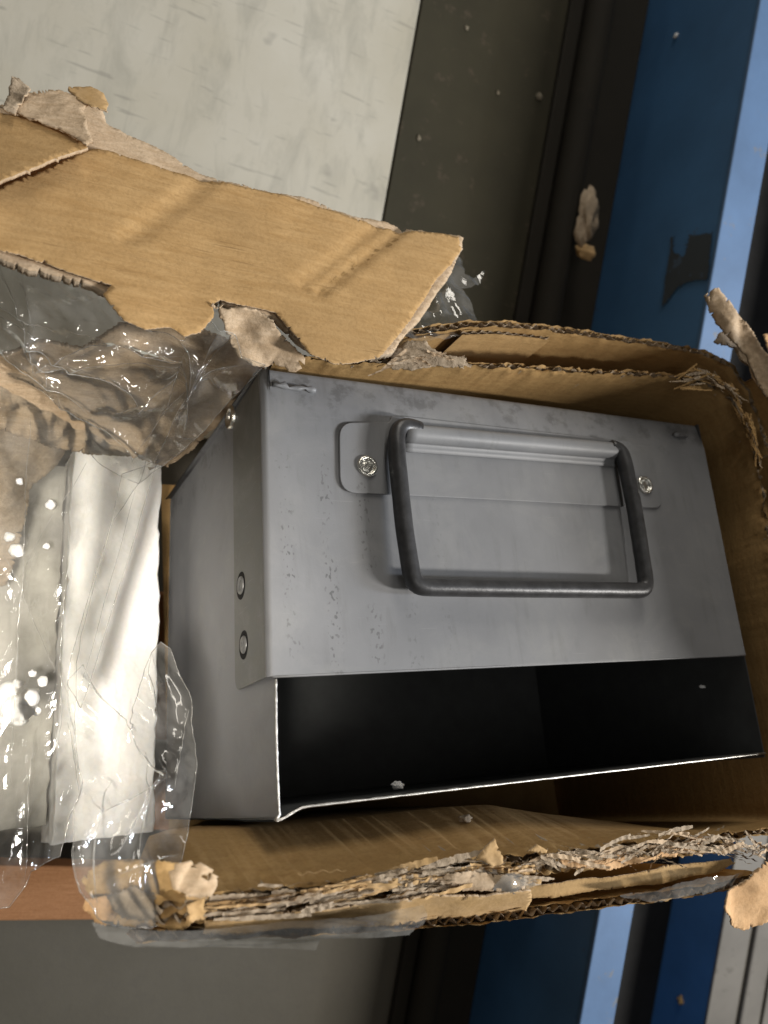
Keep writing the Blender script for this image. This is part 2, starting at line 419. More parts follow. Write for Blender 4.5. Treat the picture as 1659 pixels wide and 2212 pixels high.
# strip borders measured along world Y (they run parallel in the photo)
def sx(x, y, z): return on_level(x, y, z).x
xp = sx(865, 240, 0.006)                      # right border of the pale sheet
xo = sx(1150, 345, 0.0)                       # olive plate -> black rail
xb = sx(1330, 360, 0.0)                       # foot of the blue beam
zt = 0.05
while sx(1580, 360, zt) > xb and zt < 0.5: zt += 0.001     # height of the beam from its upper edge
xt = sx(1650, 360, zt)                        # far border of its top
yb = -0.02
o = slab_obj('pale_steel_sheet', (-1.6, xp, on_level(0, 860, 0.006).y, 2.2, 0.004, 0.008), PALE)
tag(o, 'pale grey scuffed metal sheet lying behind the torn cardboard flap', 'sheet')
o = slab_obj('dark_floor_plate', (xp+0.003, xo+0.01, 0.0, 2.2, 0.002, 0.005), OLIVE)
tag(o, 'dark olive brown plate between the pale sheet and the black rail', 'plate')
# black rail: rounded tube over a strip painted black for the shade
rail = bpy.data.objects.new('black_rail', None); COL.objects.link(rail); rail.location = ((xo+xb)/2, 0, 0)
slab_obj('shade_bed', (xo+0.008, xb-0.002, -3, 3, 0.006, 0.012), BLACKM, rail, off=Vector(((xo+xb)/2, 0, 0)))
xr = sx(1240, 360, 0.03)
vs, fs = tube([Vector((xr-(xo+xb)/2, -3+0.5*i, 0.026)) for i in range(13)], 0.017, 20)
mesh_obj('tube', vs, fs, BLACKM, rail, True)
tag(rail, 'black steel rail with a round tube over a black shade strip, beside the blue beam', 'rail')
def beam(name, x0, x1, zh, side, top, label, lip=0.006):
    e = bpy.data.objects.new(name, None); COL.objects.link(e); e.location = (x0, 0, 0); off = Vector((x0, 0, 0))
    slab_obj('web', (x0, x1, -3, 3, 0.0, zh-0.004), side, e, 0.002, off)
    slab_obj('top_flange', (x0-0.0015, x1+0.0015, -3, 3, zh-0.004, zh), top, e, 0.0015, off)
    return tag(e, label, 'rack beam')
b1 = beam('rack_beam', xb, xt, zt, BLUE, BLUE_TOP, 'blue painted rack beam with a paler worn top edge, beside the black rail')
# dark patch on the beam's side
P = [(1452, 512), (1460, 545), (1478, 552), (1490, 505), (1545, 497), (1552, 530), (1538, 600), (1500, 606), (1470, 615), (1432, 662), (1440, 590)]
def on_side(x, y):
    q = ray(x, y); k = (xb - CAM.x)/q.x; return CAM + q*k
pp = [on_side(x, y) for x, y in P]
pp = [(Vector((p.y, p.z))) for p in pp]
pp = [Vector((p.x, min(p.y, zt-0.007))) for p in pp]
sheet('dark_patch', pp, lambda p, s: Vector((-0.0012, p.x, p.y)), PATCHM, b1, 0.02, jag=0.004, jagf=60, smooth=False)
xg = sx(1415-0, 1990, 0.02)
x2 = sx(1455, 2050, 0.02)
z2 = 0.03
while sx(1555, 2050, z2) > x2 and z2 < 0.5: z2 += 0.001
b2 = beam('rack_beam', x2, x2+0.20, z2, BLUE, GREYST, 'second rack beam with a blue side and a wide grey steel top')
slab_obj('rib', (x2+0.055, x2+0.065, -3, 3, z2, z2+0.006), GREYST, b2, 0.003, Vector((x2, 0, 0)))
slab_obj('rib', (x2+0.10, x2+0.125, -3, 3, z2, z2+0.004), GREYST, b2, 0.003, Vector((x2, 0, 0)))
g = slab_obj('gap_shade_strip', (xt+0.002, x2-0.002, -3, 3, 0.001, 0.006), VOID)  # dark strip laid in for the shade between the beams
tag(g, 'black strip for the shade in the gap between the two blue beams', 'shade strip')

# pine board of the pallet under the carton, seen at the lower left
zp = 0.10
c0, c1 = on_level(-160, 1992, zp), on_level(420, 1986, zp)
c3 = on_level(-160, 1868, zp)
d = (c1-c0); d.z = 0; d.normalize(); pn = Vector((-d.y, d.x, 0)); wdt = (c3-c0).dot(pn)
e = bpy.data.objects.new('pallet', None); COL.objects.link(e); e.location = c0 - Vector((0, 0, zp))
e.rotation_euler = (0, 0, math.atan2(d.y, d.x))
for i in range(4):
    slab_obj('board', (-0.3, 0.75, i*(wdt+0.035), i*(wdt+0.035)+wdt, zp-0.018, zp), WOOD, e, 0.002)
for i in range(3):
    slab_obj('stringer', (0.20+0.25*i, 0.25+0.25*i, 0.012, 3*(wdt+0.035)+wdt-0.002, 0.001, zp-0.0185), WOOD, e, 0.002)
tag(e, 'orange pine pallet under the carton, one board showing at the lower left', 'pallet')

# ================================================================== the metal drawer
SH = 0.040
UW, VP, VB, DEP = 0.366, -0.184, -0.256, -0.25
drawer = box_thing('metal_drawer', (0.18, -0.128, DEP))
tag(drawer, 'grey painted sheet steel drawer with a dark wire handle, lying open in the carton', 'drawer')
def q(u, v, h): return Vector((u + SH*v, v, h))
def drop(v):
    if v > -0.022: return -0.0035*((v+0.022)/0.022)**1.3
    return 0.0
# front plate: bent at top and left
us = [(-0.0030, -0.0042), (-0.0030, -0.0026), (-0.0022, -0.0012), (-0.0010, -0.0003), (0.0006, 0.0)]
us += [(0.0006+(UW-0.0006)*i/30, 0.0) for i in range(1, 30)] + [(UW-0.0003, 0.0), (UW, 0.0)]
vs_ = [VP, VP+0.0003] + [VP + (-0.022-VP)*i/16 for i in range(1, 16)] + [-0.022+0.0225*i/10 for i in range(10)]
prof = [(v, drop(v)) for v in vs_] + [(0.0005, -0.0035), (0.0016, -0.0045), (0.0022, -0.0065), (0.0024, -0.010), (0.0024, -0.10), (0.0024, DEP)]
verts, faces = [], []
for v, dh in prof:
    for u, h in us:
        dent = 0.0004*nz(u, v, 1, 9) if h == 0 and v < -0.001 else 0
        verts.append(q(u, v, dh+h+dent))
nu = len(us)
for i in range(len(prof)-1):
    for j in range(nu-1):
        faces.append((i*nu+j, i*nu+j+1, (i+1)*nu+j+1, (i+1)*nu+j))
plate = mesh_obj('front_plate', verts, faces, STEEL, drawer, True)
so = plate.modifiers.new('s', 'SOLIDIFY'); so.thickness = 0.0011; so.offset = -1
# cut edge of the plate along the opening
vs, fs = tube([q(UW*i/20, VP-0.0002, -0.0006) for i in range(21)], 0.00075, 8)
mesh_obj('plate_edge', vs, fs, STEEL, plate, True); bpy.data.objects['plate_edge'].location = (0, 0, 0)
# flange of the plate folded over the left side
def rounded(pts, rads, k=6):
    out = []; n = len(pts)
    for i in range(n):
        p0, p, p1 = Vector(pts[i-1]), Vector(pts[i]), Vector(pts[(i+1) % n]); r = rads[i]
        if r <= 0: out.append(p); continue
        a = p + (p0-p).normalized()*r; b = p + (p1-p).normalized()*r
        for j in range(k+1):
            t = j/k; out.append(a*(1-t)**2 + p*2*t*(1-t) + b*t*t)
    return out
def extrude_poly(name, poly, to3, t0, t1, mat, parent, bevel=0.0003, seg=2, smooth=False):
    bm = bmesh.new()
    a = [bm.verts.new(to3(p, t0)) for p in poly]; b = [bm.verts.new(to3(p, t1)) for p in poly]
    n = len(poly)
    bm.faces.new(a); bm.faces.new(b[::-1])
    for i in range(n): bm.faces.new((a[i], b[i], b[(i+1) % n], a[(i+1) % n]))
    return bm_obj(name, bm, mat, parent, bevel=bevel, seg=seg)
fl = rounded([(-0.0015, -0.0040), (-0.0015, -0.064), (VP, -0.064), (VP, -0.0040)], [0, 0.008, 0.009, 0])
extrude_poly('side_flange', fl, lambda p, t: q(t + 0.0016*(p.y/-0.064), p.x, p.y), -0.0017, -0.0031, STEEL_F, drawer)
# side panels, bottom and back: two skins, grey outside, inside darkened for shade
def skin(name, grid, mat, parent=drawer, thick=0.0):
    n, m = len(grid), len(grid[0])
    vs = [p for r in grid for p in r]
    fs = [(i*m+j, i*m+j+1, (i+1)*m+j+1, (i+1)*m+j) for i in range(n-1) for j in range(m-1)]
    return mesh_obj(name, vs, fs, mat, parent, True)
def left_u(v):                     # the free edge is slightly bent where the drawer was knocked
    return 0.0012 + (0.0012*math.sin((VP-v)/(VP-VB)*math.pi)*-0.5 if v < VP else 0)
vv = [0.0015 + (VB-0.0005-0.0015)*i/60 for i in range(61)]
hh = [-0.0008, -0.01, -0.04, -0.09, -0.16, DEP]
skin('side_panel', [[q(left_u(v)*(1 if h > -0.05 else 0.8), v, h) for h in hh] for v in vv], STEEL)
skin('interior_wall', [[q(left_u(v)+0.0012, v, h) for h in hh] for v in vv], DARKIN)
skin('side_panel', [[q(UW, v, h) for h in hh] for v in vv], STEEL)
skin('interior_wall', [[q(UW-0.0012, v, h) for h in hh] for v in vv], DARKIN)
def bot_v(u):                      # dips at the left corner
    t = max(0.0, 1 - (u+0.0012)/0.017)
    return VB + 0.0042 - 0.0052*(t*t*(3-2*t)) - 0.0024*(u/UW)
uu = [-0.0012 + (UW+0.0012)*(i/60)**1.4 for i in range(61)]
skin('bottom_panel', [[q(u, bot_v(u)*(1 if h > -0.05 else 0.998), h) for h in hh] for u in uu], STEEL)
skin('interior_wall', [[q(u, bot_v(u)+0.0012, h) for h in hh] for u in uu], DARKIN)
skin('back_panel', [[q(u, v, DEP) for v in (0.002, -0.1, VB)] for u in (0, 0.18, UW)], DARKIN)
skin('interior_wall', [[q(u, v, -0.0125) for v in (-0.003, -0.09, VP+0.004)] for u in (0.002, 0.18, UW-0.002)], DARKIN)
edge = [q(left_u(v)+0.0005, v, -0.0006+0.0003*nz(v, 0, 0, 300)) for v in [VP-0.0015 + (VB+0.001-VP)*i/26 for i in range(26)]]
edge += [q(u+0.0006, bot_v(u)+0.0004+0.0002*nz(u, 0, 5, 200), -0.0006) for u in uu]
vs, fs = tube(edge, lambda t: 0.00078+0.0004*nz(t*70), 8)
mesh_obj('cut_edge', vs, fs, BARE, drawer, True)
# weld bead at the top corner
rr = random.Random(4)
for cu, n in ((0.004, 9), (0.335, 5)):
    vs, fs = tube([q(cu+0.0035*i, -0.010-0.0015*rr.random(), 0.0002-0.0012*(i % 2)*rr.random()) for i in range(n)], lambda t: 0.0016+0.0009*math.sin(t*31), 10)
    mesh_obj('weld_bead', vs, fs, STEEL, drawer, True)
# handle bracket
def bq(x, y, h): return bx(x, y, h)
br_px = [(733, 912), (842, 912), (846, 899), (876, 899), (1338, 951), (1362, 951), (1364, 960), (1424, 966), (1432, 1098), (1340, 1094), (1100, 1081), (880, 1070), (735, 1063)]
br = [bq(x, y, 0.0018) for x, y in br_px]
br2 = rounded([(p.x, p.y) for p in br], [0.010, 0.002, 0.001, 0.002, 0.002, 0.001, 0.002, 0.010, 0.009, 0.0, 0.0, 0.0, 0.011])
bracket = extrude_poly('handle_bracket', br2, lambda p, t: Vector((p.x, p.y, t)), 0.0002, 0.0018, STEEL, drawer, 0.0006, 3)
p0, p1 = bq(872, 934, 0.0065), bq(1344, 974, 0.0065)
ax = (p1-p0).normalized(); pr = Vector((-ax.y, ax.x, 0))
verts, faces = [], []
prof = [(-0.0115, 0.0021), (-0.0082, 0.0023), (-0.0062, 0.0032)] + [(-0.0052*math.cos(an), 0.0052+0.0052*math.sin(an)) for an in [math.radians(-12+12*i) for i in range(18)]] + [(0.0062, 0.0024)]
for k in range(25):
    for a_, h_ in prof:
        verts.append(Vector((p0.x, p0.y, 0)) + ax*((p1-p0).length*k/24) + pr*(a_-0.0) + Vector((0, 0, h_+0.00012*nz(k*.7, a_*300, 0))))
m_ = len(prof)
for k in range(24):
    for j in range(m_-1): faces.append((k*m_+j, k*m_+j+1, (k+1)*m_+j+1, (k+1)*m_+j))
barrel = mesh_obj('hinge_barrel', verts, faces, STEEL, bracket, True); barrel.location = (0, 0, 0)
so = barrel.modifiers.new('s', 'SOLIDIFY'); so.thickness = 0.001
# bail handle
hp = [(905, 928, .0060), (872, 916, .0070), (856, 922, .0080), (857, 985, .0095), (873, 1140, .0105), (893, 1268, .0115), (1100, 1272, .0115), (1398, 1276, .0115), (1371, 1100, .0105), (1350, 1000, .0095), (1341, 968, .0075), (1318, 966, .0060)]
path = smooth_path([bq(*p) for p in hp], 0.0025, 9)
vs, fs = tube(path, lambda t: 0.0055+0.00012*nz(t*30), 16)
mesh_obj('handle', vs, fs, WIRE, drawer, True)
# rivets
RP = [(0.0088, -0.0002), (0.0088, 0.0008), (0.0082, 0.0017), (0.0070, 0.0021), (0.0058, 0.0016), (0.0054, 0.0004), (0.0048, -0.0001), (0.0042, 0.0002), (0.0026, 0.0007), (0.0010, 0.0005), (0.0003, 0.0004)]
for (x, y) in ((793, 1008), (1392, 1048)):
    c_ = bq(x, y, 0.0018); vs, fs = lathe([(r*0.80, h) for r, h in RP], c_, (0, 0, 1))
    mesh_obj('rivet', vs, fs, RIVET, drawer, True)
def side_pt(x, y):                 # on the left side plane u = -0.0033 + SH v
    qd = ray(x, y); best = None
    for i in range(2000):
        h = -0.0001*i; p = bx(x, y, h)
        if p.x - SH*p.y >= -0.0031 + 0.0016*(h/-0.064): return p
    return p
for (x, y, m, sc, rp) in ((502, 902, RIVET, 1.0, RP), (521, 1265, RIVET_P, 0.85, RP), (527, 1393, RIVET_P, 0.85, None)):
    c_ = side_pt(x, y)
    prof_ = [(r*0.95*sc, h*1.5) for r, h in (rp or [(0.0085, -0.0002), (0.0083, 0.0010), (0.0072, 0.0020), (0.0050, 0.0026), (0.0026, 0.0028), (0.0020, 0.0018), (0.0004, 0.0016)])]
    if m is RIVET_P:
        vs, fs = lathe([(0.0086, -0.0001), (0.0084, 0.0003), (0.0003, 0.0003)], c_, (-1, SH, 0))
        ho = mesh_obj('rivet_recess_shade', vs, fs, VOID, drawer, False)  # flat dark disc painted as the shaded recess round the rivet
        prof_ = [(r*0.78, 0.0003+0.35*h) for r, h in prof_]; c_ = c_ + Vector((0, 0, 0.0006))
    vs, fs = lathe(prof_, c_, (-1, SH, 0))
    mesh_obj('rivet', vs, fs, m, drawer, True)

# ================================================================== the carton
carton = box_thing('torn_carton', (0.16, -0.14, -0.27))
tag(carton, 'torn corrugated cardboard carton with ragged edges holding the grey steel drawer', 'carton')
def resample(pts, step):
    out = []
    for a, b in zip(pts[:-1], pts[1:]):
        m = max(1, int((b-a).length/step))
        for i in range(m): out.append(a.lerp(b, i/m))
    out.append(pts[-1])
    for _ in range(6):
        out = [out[0]] + [(out[i-1]+out[i]*2+out[i+1])/4 for i in range(1, len(out)-1)] + [out[-1]]
    return out
def wall(px, sign, name, bottom=-0.265, plies=1, gap=0.004, jag=0.002, seed=0.0, crush=0.002, lam=0.0075, inm=CARD_IN, step=0.0016, uvh=None, wob=0.0015, taper=0, lean=0.0):
    """corrugated wall hanging down from a rim: liner, fluting, liner (twice for double wall)"""
    rim = resample(uvh or [bx(*p) for p in px], step)
    n = len(rim)
    nrm = []
    for i in range(n):
        t = rim[min(i+1, n-1)]-rim[max(i-1, 0)]; t.z = 0; t.normalize()
        nrm.append(Vector((t.y, -t.x, 0))*sign)
    ss = [0.0]
    for i in range(1, n): ss.append(ss[-1]+(rim[i]-rim[i-1]).length)
    rows = [0.0, 0.0015, 0.004, 0.009, 0.018, 0.04, 0.07, 0.12, 1.0]
    def layer(nm, off, flute, mat, jg, sd, parent):
        vs, fs = [], []
        for i in range(n):
            j = jg*(nz(ss[i], sd, 0, 90)+0.7*nz(ss[i], sd, 3, 260)+0.4*nz(ss[i], sd, 7, 700)) - jg*0.6
            top = rim[i].z + j
            for k, r in enumerate(rows):
                bt = max(bottom, -0.02-(ss[-1]-ss[i])*2.5) if taper else bottom
                h = bt if r == 1.0 else max(top - r, bt+0.0005*(8-k))
                fade = math.exp(-r/0.02) if r < 1 else 0
                o_ = off + (flute*math.sin(2*math.pi*ss[i]/lam + 1.5*nz(ss[i], sd, 1, 40)) if flute else 0)
                o_ += crush*fade*(nz(ss[i], sd, r*20, 70)+0.7*nz(ss[i], sd, r*60, 210)) + wob*nz(ss[i]*12, h*14, seed)
                o_ -= lean*min(1.0, 0.1+ss[i]/0.16)*min(max(top-h, 0), 0.07)
                p = rim[i] + nrm[i]*o_
                vs.append(Vector((p.x, p.y, h)))
        m = len(rows)
        for i in range(n-1):
            for k in range(m-1): fs.append((i*m+k, i*m+k+1, (i+1)*m+k+1, (i+1)*m+k))
        o = mesh_obj(nm, vs, fs, mat, parent, True)
        if parent is not carton: o.location = (0, 0, 0)
        return o
    root = layer(name, 0.0, 0, inm, jag, seed, carton)
    for q_ in range(plies):
        layer('fluting', gap*(q_+0.55), gap*0.34, TORN_G, jag*1.3, seed+11+q_, root)
        layer('liner', gap*(q_+1), 0, CARD if q_ == plies-1 else CARD_IN, jag*1.1, seed+21+q_, root)
    return root
inner_up = [(606, 798, .004), (650, 796, .006), (740, 790, .008), (850, 783, .012), (1000, 787, .015), (1150, 795, .018), (1300, 805, .022), (1440, 812, .026), (1530, 828, .028), (1585, 862, .030), (1622, 930, .030), (1646, 1040, .030), (1668, 1200, .030), (1690, 1400, .030), (1706, 1600, .030), (1700, 1740, .026), (1650, 1796, .022), (1580, 1800, .020)]
up3 = [bx(*p) for p in inner_up]
for p in up3:
    if p.x < 0.36 and p.y > -0.05: p.y = max(p.y, 0.0075)
    if p.y < -0.02 and p.x > 0.3: p.x = max(p.x, 0.372)
wall(None, -1, 'inner_wall', plies=1, gap=0.0035, jag=0.0030, seed=1.0, uvh=up3)
inner_lo = [(1590, 1800, .020), (1500, 1806, .022), (1300, 1832, .024), (1100, 1852, .026), (940, 1874, .026), (700, 1912, .028), (450, 1938, .028), (340, 1950, .022)]
lo3 = [bx(*p) for p in inner_lo]
wall(None, -1, 'inner_wall', plies=2, gap=0.0048, jag=0.0026, seed=5.0, crush=0.004, uvh=lo3, taper=1, lean=0.36)
outer_up = [(800, 745, .010), (880, 722, .016), (1010, 704, .022), (1100, 708, .026), (1250, 722, .026), (1400, 743, .028), (1520, 766, .030), (1580, 792, .032), (1618, 850, .034), (1665, 980, .034)]
wall(outer_up, -1, 'outer_wall', plies=1, gap=0.005, jag=0.0016, seed=9.0, crush=0.0012)
outer_lo = [(1640, 1882, .024), (1560, 1903, .024), (1440, 1924, .024), (1300, 1944, .024), (1130, 1962, .022), (960, 1976, .020), (800, 1988, .018), (600, 1998, .016), (400, 2004, .014), (300, 2006, .008)]
wall(outer_lo, -1, 'outer_wall', plies=1, gap=0.005, jag=0.0016, seed=13.0, crush=0.0015, taper=1)
# a folded ply showing between the two upper walls
ply = [(1000, 722, .020), (1060, 722, .020), (1130, 727, .020), (1190, 734, .019)]
wall(ply, -1, 'folded_ply', bottom=-0.06, plies=1, gap=0.003, jag=0.0006, seed=17.0, crush=0.0006, inm=CARD)
# right end wall, out of view, raised to shade the drawer's front
ru = 0.402
fl3 = [Vector((ru+0.012, 0.036, 0.045)), Vector((ru+0.026, 0.022, 0.090)), Vector((ru+0.032, -0.03, 0.150)), Vector((ru+0.034, -0.14, 0.160)), Vector((ru+0.032, -0.255, 0.155)), Vector((ru+0.022, -0.300, 0.090)), Vector((ru+0.008, -0.31, 0.02))]
wall(None, -1, 'shading_end_wall', plies=1, gap=0.005, jag=0.003, seed=23.0, uvh=fl3)
skin('carton_floor', [[Vector((u, v, -0.266)) for v in (-0.325, -0.1, 0.02)] for u in (-0.004, 0.1, 0.40)], CARD_IN, carton)

# torn sheets: outline measured on the photo, laid on a real plane of the carton
def bplane(a, b, c): return Plane(bworld(bx(*a)), bworld(bx(*b)), bworld(bx(*c)))
CINV = carton.matrix_world.inverted()
def torn(name, pl, px, mats, parent, disp=None, step=0.004, thick=0.0, jag=0.0015, jagf=140, seed=0.0, lift0=0.0, smooth=True):
    poly = [pl.px(x, y) for x, y in px]
    base = Vector(parent['_base']) if '_base' in parent else None
    inv = carton.matrix_world.inverted()
    def lift(p, side):
        h = lift0 + (disp(p) if disp else 0.0) - (thick if side else 0.0)
        return inv @ pl.w(p, h)
    o = sheet(name, poly, lift, mats, parent, step, thick, jag, jagf, seed=seed, smooth=smooth)
    o.location = (0, 0, 0)
    return o
bpy.context.view_layer.update()
def crumple(seed, a1=0.003, f1=28, a2=0.0012, f2=90, squash=(1, 1)):
    """flat facets meeting in sharp creases, as in crushed film"""
    rn = random.Random(int(seed*101)+5); ws = []
    for i in range(5):
        an = rn.uniform(0, math.pi); fr = f1*rn.uniform(0.5, 1.3); ws.append((math.cos(an)*fr, math.sin(an)*fr, rn.uniform(0, 9), a1*rn.uniform(0.5, 1.0)))
    for i in range(4):
        an = rn.uniform(0, math.pi); fr = f2*rn.uniform(0.5, 1.2); ws.append((math.cos(an)*fr, math.sin(an)*fr, rn.uniform(0, 9), a2*rn.uniform(0.4, 1.0)))
    def f(p):
        x, y = p.x*squash[0], p.y*squash[1]
        wx, wy = 0.012*nz(x, y, seed, 24), 0.012*nz(x, y, seed+5, 24)
        h = 0.0
        for cx_, sy_, ph, am in ws:
            t = ((x+wx)*cx_ + (y+wy)*sy_ + ph) % 1.0
            h += am*(abs(t-0.5)*2-0.5)*(0.35+1.1*abs(nz(x, y, ph, 11)))
        return h + a1*0.8*nz(x, y, seed+8, f1*0.35)
    return f
FP = bplane((815, 785, .028), (0, 545, .030), (990, 515, .004))
def groove(p, a, b, w, d):
    a, b = FP.px(*a), FP.px(*b); t = (b-a); L = t.length; t.normalize(); r = p-a
    along = r.dot(t); dist = abs(r.x*t.y-r.y*t.x)
    if along < -0.01 or along > L+0.01: return 0.0
    return -d*math.exp(-(dist/w)**2)
def flap_disp(p):
    h = 0.0016*nz(p.x, p.y, 0, 14) + 0.0006*nz(p.x, p.y, 2, 55)
    h += 0.0011*(1-2*abs(nz(p.x*0.25, p.y, 4, 85)))*max(0, nz(p.x, p.y, 6, 18)+0.15) - 0.0014*max(0, nz(p.x, p.y, 9, 30)-0.25)
    h += groove(p, (425, 405), (280, 512), 0.004, 0.0020) + groove(p, (450, 412), (310, 515), 0.003, 0.0012)
    h += groove(p, (858, 505), (700, 625), 0.004, 0.0026) + groove(p, (820, 490), (660, 612), 0.005, 0.0022)
    return h
flap_px = [(-90, 540), (-90, 452), (0, 414), (100, 374), (192, 333), (240, 338), (330, 362), (430, 396), (520, 412), (600, 432), (700, 462), (800, 492), (860, 508), (940, 512), (985, 520), (990, 545), (950, 598), (890, 676), (838, 748), (815, 782), (770, 796), (715, 797), (660, 775), (630, 735), (606, 706), (590, 684), (470, 652), (452, 664), (455, 690), (430, 722), (395, 736), (365, 718), (310, 722), (265, 702), (238, 672), (222, 648), (240, 624), (170, 604), (100, 580), (40, 560)]
flap = torn('flap', FP, flap_px, [FLAPM, TORN], carton, flap_disp, 0.0038, 0.0008, 0.0016, 120, 1.0, 0.0035)
# board under the liner: shows torn and pale along the far edge
under_px = [(-90, 535), (-90, 230), (0, 236), (30, 205), (60, 197), (130, 206), (190, 214), (228, 240), (232, 264), (335, 318), (430, 376), (520, 398), (680, 437), (850, 487), (920, 503), (996, 512), (1003, 540), (960, 612), (903, 690), (846, 760), (760, 780), (700, 770), (640, 730), (600, 690), (460, 640), (300, 636), (246, 636), (100, 588), (0, 556)]
torn('torn_board', FP, under_px, [TORN, TORN_G], flap, lambda p: 0.0014*nz(p.x, p.y, 0, 14)+0.0010*nz(p.x, p.y, 5, 90)+groove(p, (858, 505), (700, 625), 0.004, 0.0026), 0.0042, 0.0045, 0.0022, 150, 2.0, 0.0)
# folded piece beyond the crack at the far left
FP2 = bplane((0, 416, .034), (192, 336, .032), (40, 230, .020))
torn('folded_piece', FP2, [(-90, 456), (0, 411), (100, 370), (190, 330), (175, 318), (140, 300), (60, 268), (0, 262), (-90, 260)], [FLAPM, TORN], flap, lambda p: 0.0012*nz(p.x, p.y, 0, 25), 0.004, 0.002, 0.0015, 140, 3.0, 0.004)
torn('torn_ply', FP2, [(20, 262), (60, 222), (130, 216), (200, 232), (188, 262), (196, 300), (204, 330), (186, 336), (150, 312), (90, 285)], [TORN, TORN], flap, lambda p: 0.0022*abs(nz(p.x*0.4, p.y, 0, 160)), 0.003, 0.0012, 0.002, 160, 4.0, 0.006)
torn('curled_ply', FP2, [(150, 214), (195, 212), (222, 226), (236, 246), (232, 266), (200, 256), (170, 238)], [TANP, TORN], flap, lambda p: 0.004*nz(p.x, p.y, 1, 40), 0.003, 0.0008, 0.001, 160, 5.0, 0.007)
torn('crumpled_tip', FP2, [(10, 270), (22, 220), (30, 198), (52, 190), (60, 205), (66, 225), (48, 250), (36, 280)], [TORN_G, TORN], flap, crumple(81, 0.008, 40, 0.002, 140), 0.0022, 0.001, 0.002, 200, 6.0, 0.008)
# pale torn ply hanging under the tongue, beside the drawer's corner
FP3 = bplane((590, 690, .030), (450, 655, .030), (600, 790, .010))
torn('torn_ply', FP3, [(452, 654), (520, 666), (588, 690), (612, 720), (650, 776), (628, 792), (596, 780), (570, 786), (540, 770), (520, 752), (502, 722), (486, 694)], [TORN, TORN_G], flap, crumple(80, 0.004, 30, 0.0016, 140), 0.0025, 0.002, 0.003, 160, 7.0, 0.002)
# rolled notches along the crease
rn_ = random.Random(21)
for i in range(11):
    t = (i+rn_.uniform(-.3, .3))/10; sc_ = rn_.uniform(0.4, 1.1); ox, oy = rn_.uniform(-4, 4), rn_.uniform(-3, 3)
    cx_, cy_ = 845-150*t+ox, 528+97*t+oy
    torn('notch', FP, [(cx_-8*sc_, cy_+2*sc_), (cx_+1*sc_, cy_-7*sc_), (cx_+9*sc_, cy_-1*sc_), (cx_-1*sc_, cy_+4*sc_)], CARD_IN, flap, lambda p: flap_disp(p)+0.0002, 0.004, 0, 0.0006, 300, 20.0+i, 0.0037)
# upper right: strip ripped off the corner, sticking up
TP = bplane((1545, 640, .055), (1680, 860, .050), (1620, 660, .066))
torn('torn_strip', TP, [(1526, 634), (1534, 652), (1538, 628), (1552, 622), (1578, 645), (1600, 676), (1632, 716), (1660, 770), (1700, 840), (1700, 930), (1668, 880), (1640, 836), (1628, 800), (1614, 770), (1584, 738), (1556, 704), (1536, 674)], [TORN, TORN_G], carton, crumple(61, 0.0045, 34, 0.0014, 150), 0.0025, 0.004, 0.0025, 150, 8.0)
TP2 = bplane((1545, 735, .040), (1640, 760, .045), (1600, 700, .045))
torn('torn_flake', TP2, [(1544, 738), (1556, 714), (1590, 702), (1615, 712), (1640, 770), (1632, 800), (1600, 780), (1590, 752), (1560, 748)], [TORN_G, TORN_G], carton, crumple(62, 0.0045, 34, 0.0014, 150), 0.003, 0.002, 0.003, 150, 9.0)
torn('torn_flake', TP2, [(1612, 788), (1628, 782), (1640, 815), (1645, 850), (1630, 836), (1618, 818)], [PEACH, TORN], carton, None, 0.003, 0.001, 0.001, 150, 10.0, 0.004)
torn('torn_flake', TP2, [(1645, 724), (1680, 716), (1700, 750), (1690, 800), (1660, 770)], [PEACH, TORN], carton, None, 0.003, 0.001, 0.002, 150, 10.5, 0.002)
# lower right: tan torn tongue
TP3 = bplane((1580, 1960, .030), (1680, 1900, .036), (1640, 1990, .026))
torn('torn_flake', TP3, [(1566, 1958), (1572, 1932), (1600, 1922), (1626, 1898), (1648, 1868), (1664, 1846), (1720, 1850), (1720, 1960), (1660, 1978), (1620, 2004), (1592, 1996), (1580, 1974)], [PEACH, TORN], carton, crumple(63, 0.0045, 34, 0.0014, 150), 0.003, 0.001, 0.003, 130, 11.0)
LP = bplane((450, 1940, .030), (1500, 1800, .030), (900, 1990, .026))
torn('torn_flake', LP, [(1030, 1855), (1050, 1828), (1072, 1812), (1082, 1840), (1084, 1868), (1060, 1874)], [TANP, TORN], carton, crumple(64, 0.0045, 34, 0.0014, 150), 0.003, 0.0008, 0.0012, 160, 12.0)
torn('torn_flake', LP, [(1130, 1834), (1150, 1818), (1176, 1832), (1170, 1842), (1148, 1840)], [TANP, TORN], carton, lambda p: 0.004, 0.003, 0.0008, 0.001, 160, 13.0)
torn('torn_flake', LP, [(1210, 1862), (1300, 1856), (1420, 1842), (1480, 1820), (1508, 1806), (1536, 1812), (1500, 1840), (1440, 1858), (1330, 1872), (1250, 1874)], [PEACH, TORN], carton, crumple(65, 0.0045, 34, 0.0014, 150), 0.003, 0.0008, 0.002, 160, 14.0)
torn('torn_flake', LP, [(382, 1890), (396, 1864), (410, 1884), (436, 1870), (428, 1898), (452, 1886), (446, 1916), (420, 1924), (398, 1910)], [TORN, TORN_G], carton, crumple(93, 0.008, 30, 0.003, 120), 0.002, 0.0005, 0.004, 160, 15.0, 0.003)
torn('torn_flake', LP, [(392, 1926), (430, 1918), (452, 1934), (440, 1950), (466, 1966), (440, 1972), (446, 1994), (410, 1984), (396, 1958)], [TANP, TORN_G], carton, crumple(94, 0.008, 30, 0.003, 120), 0.002, 0.0005, 0.004, 160, 15.3, 0.002)
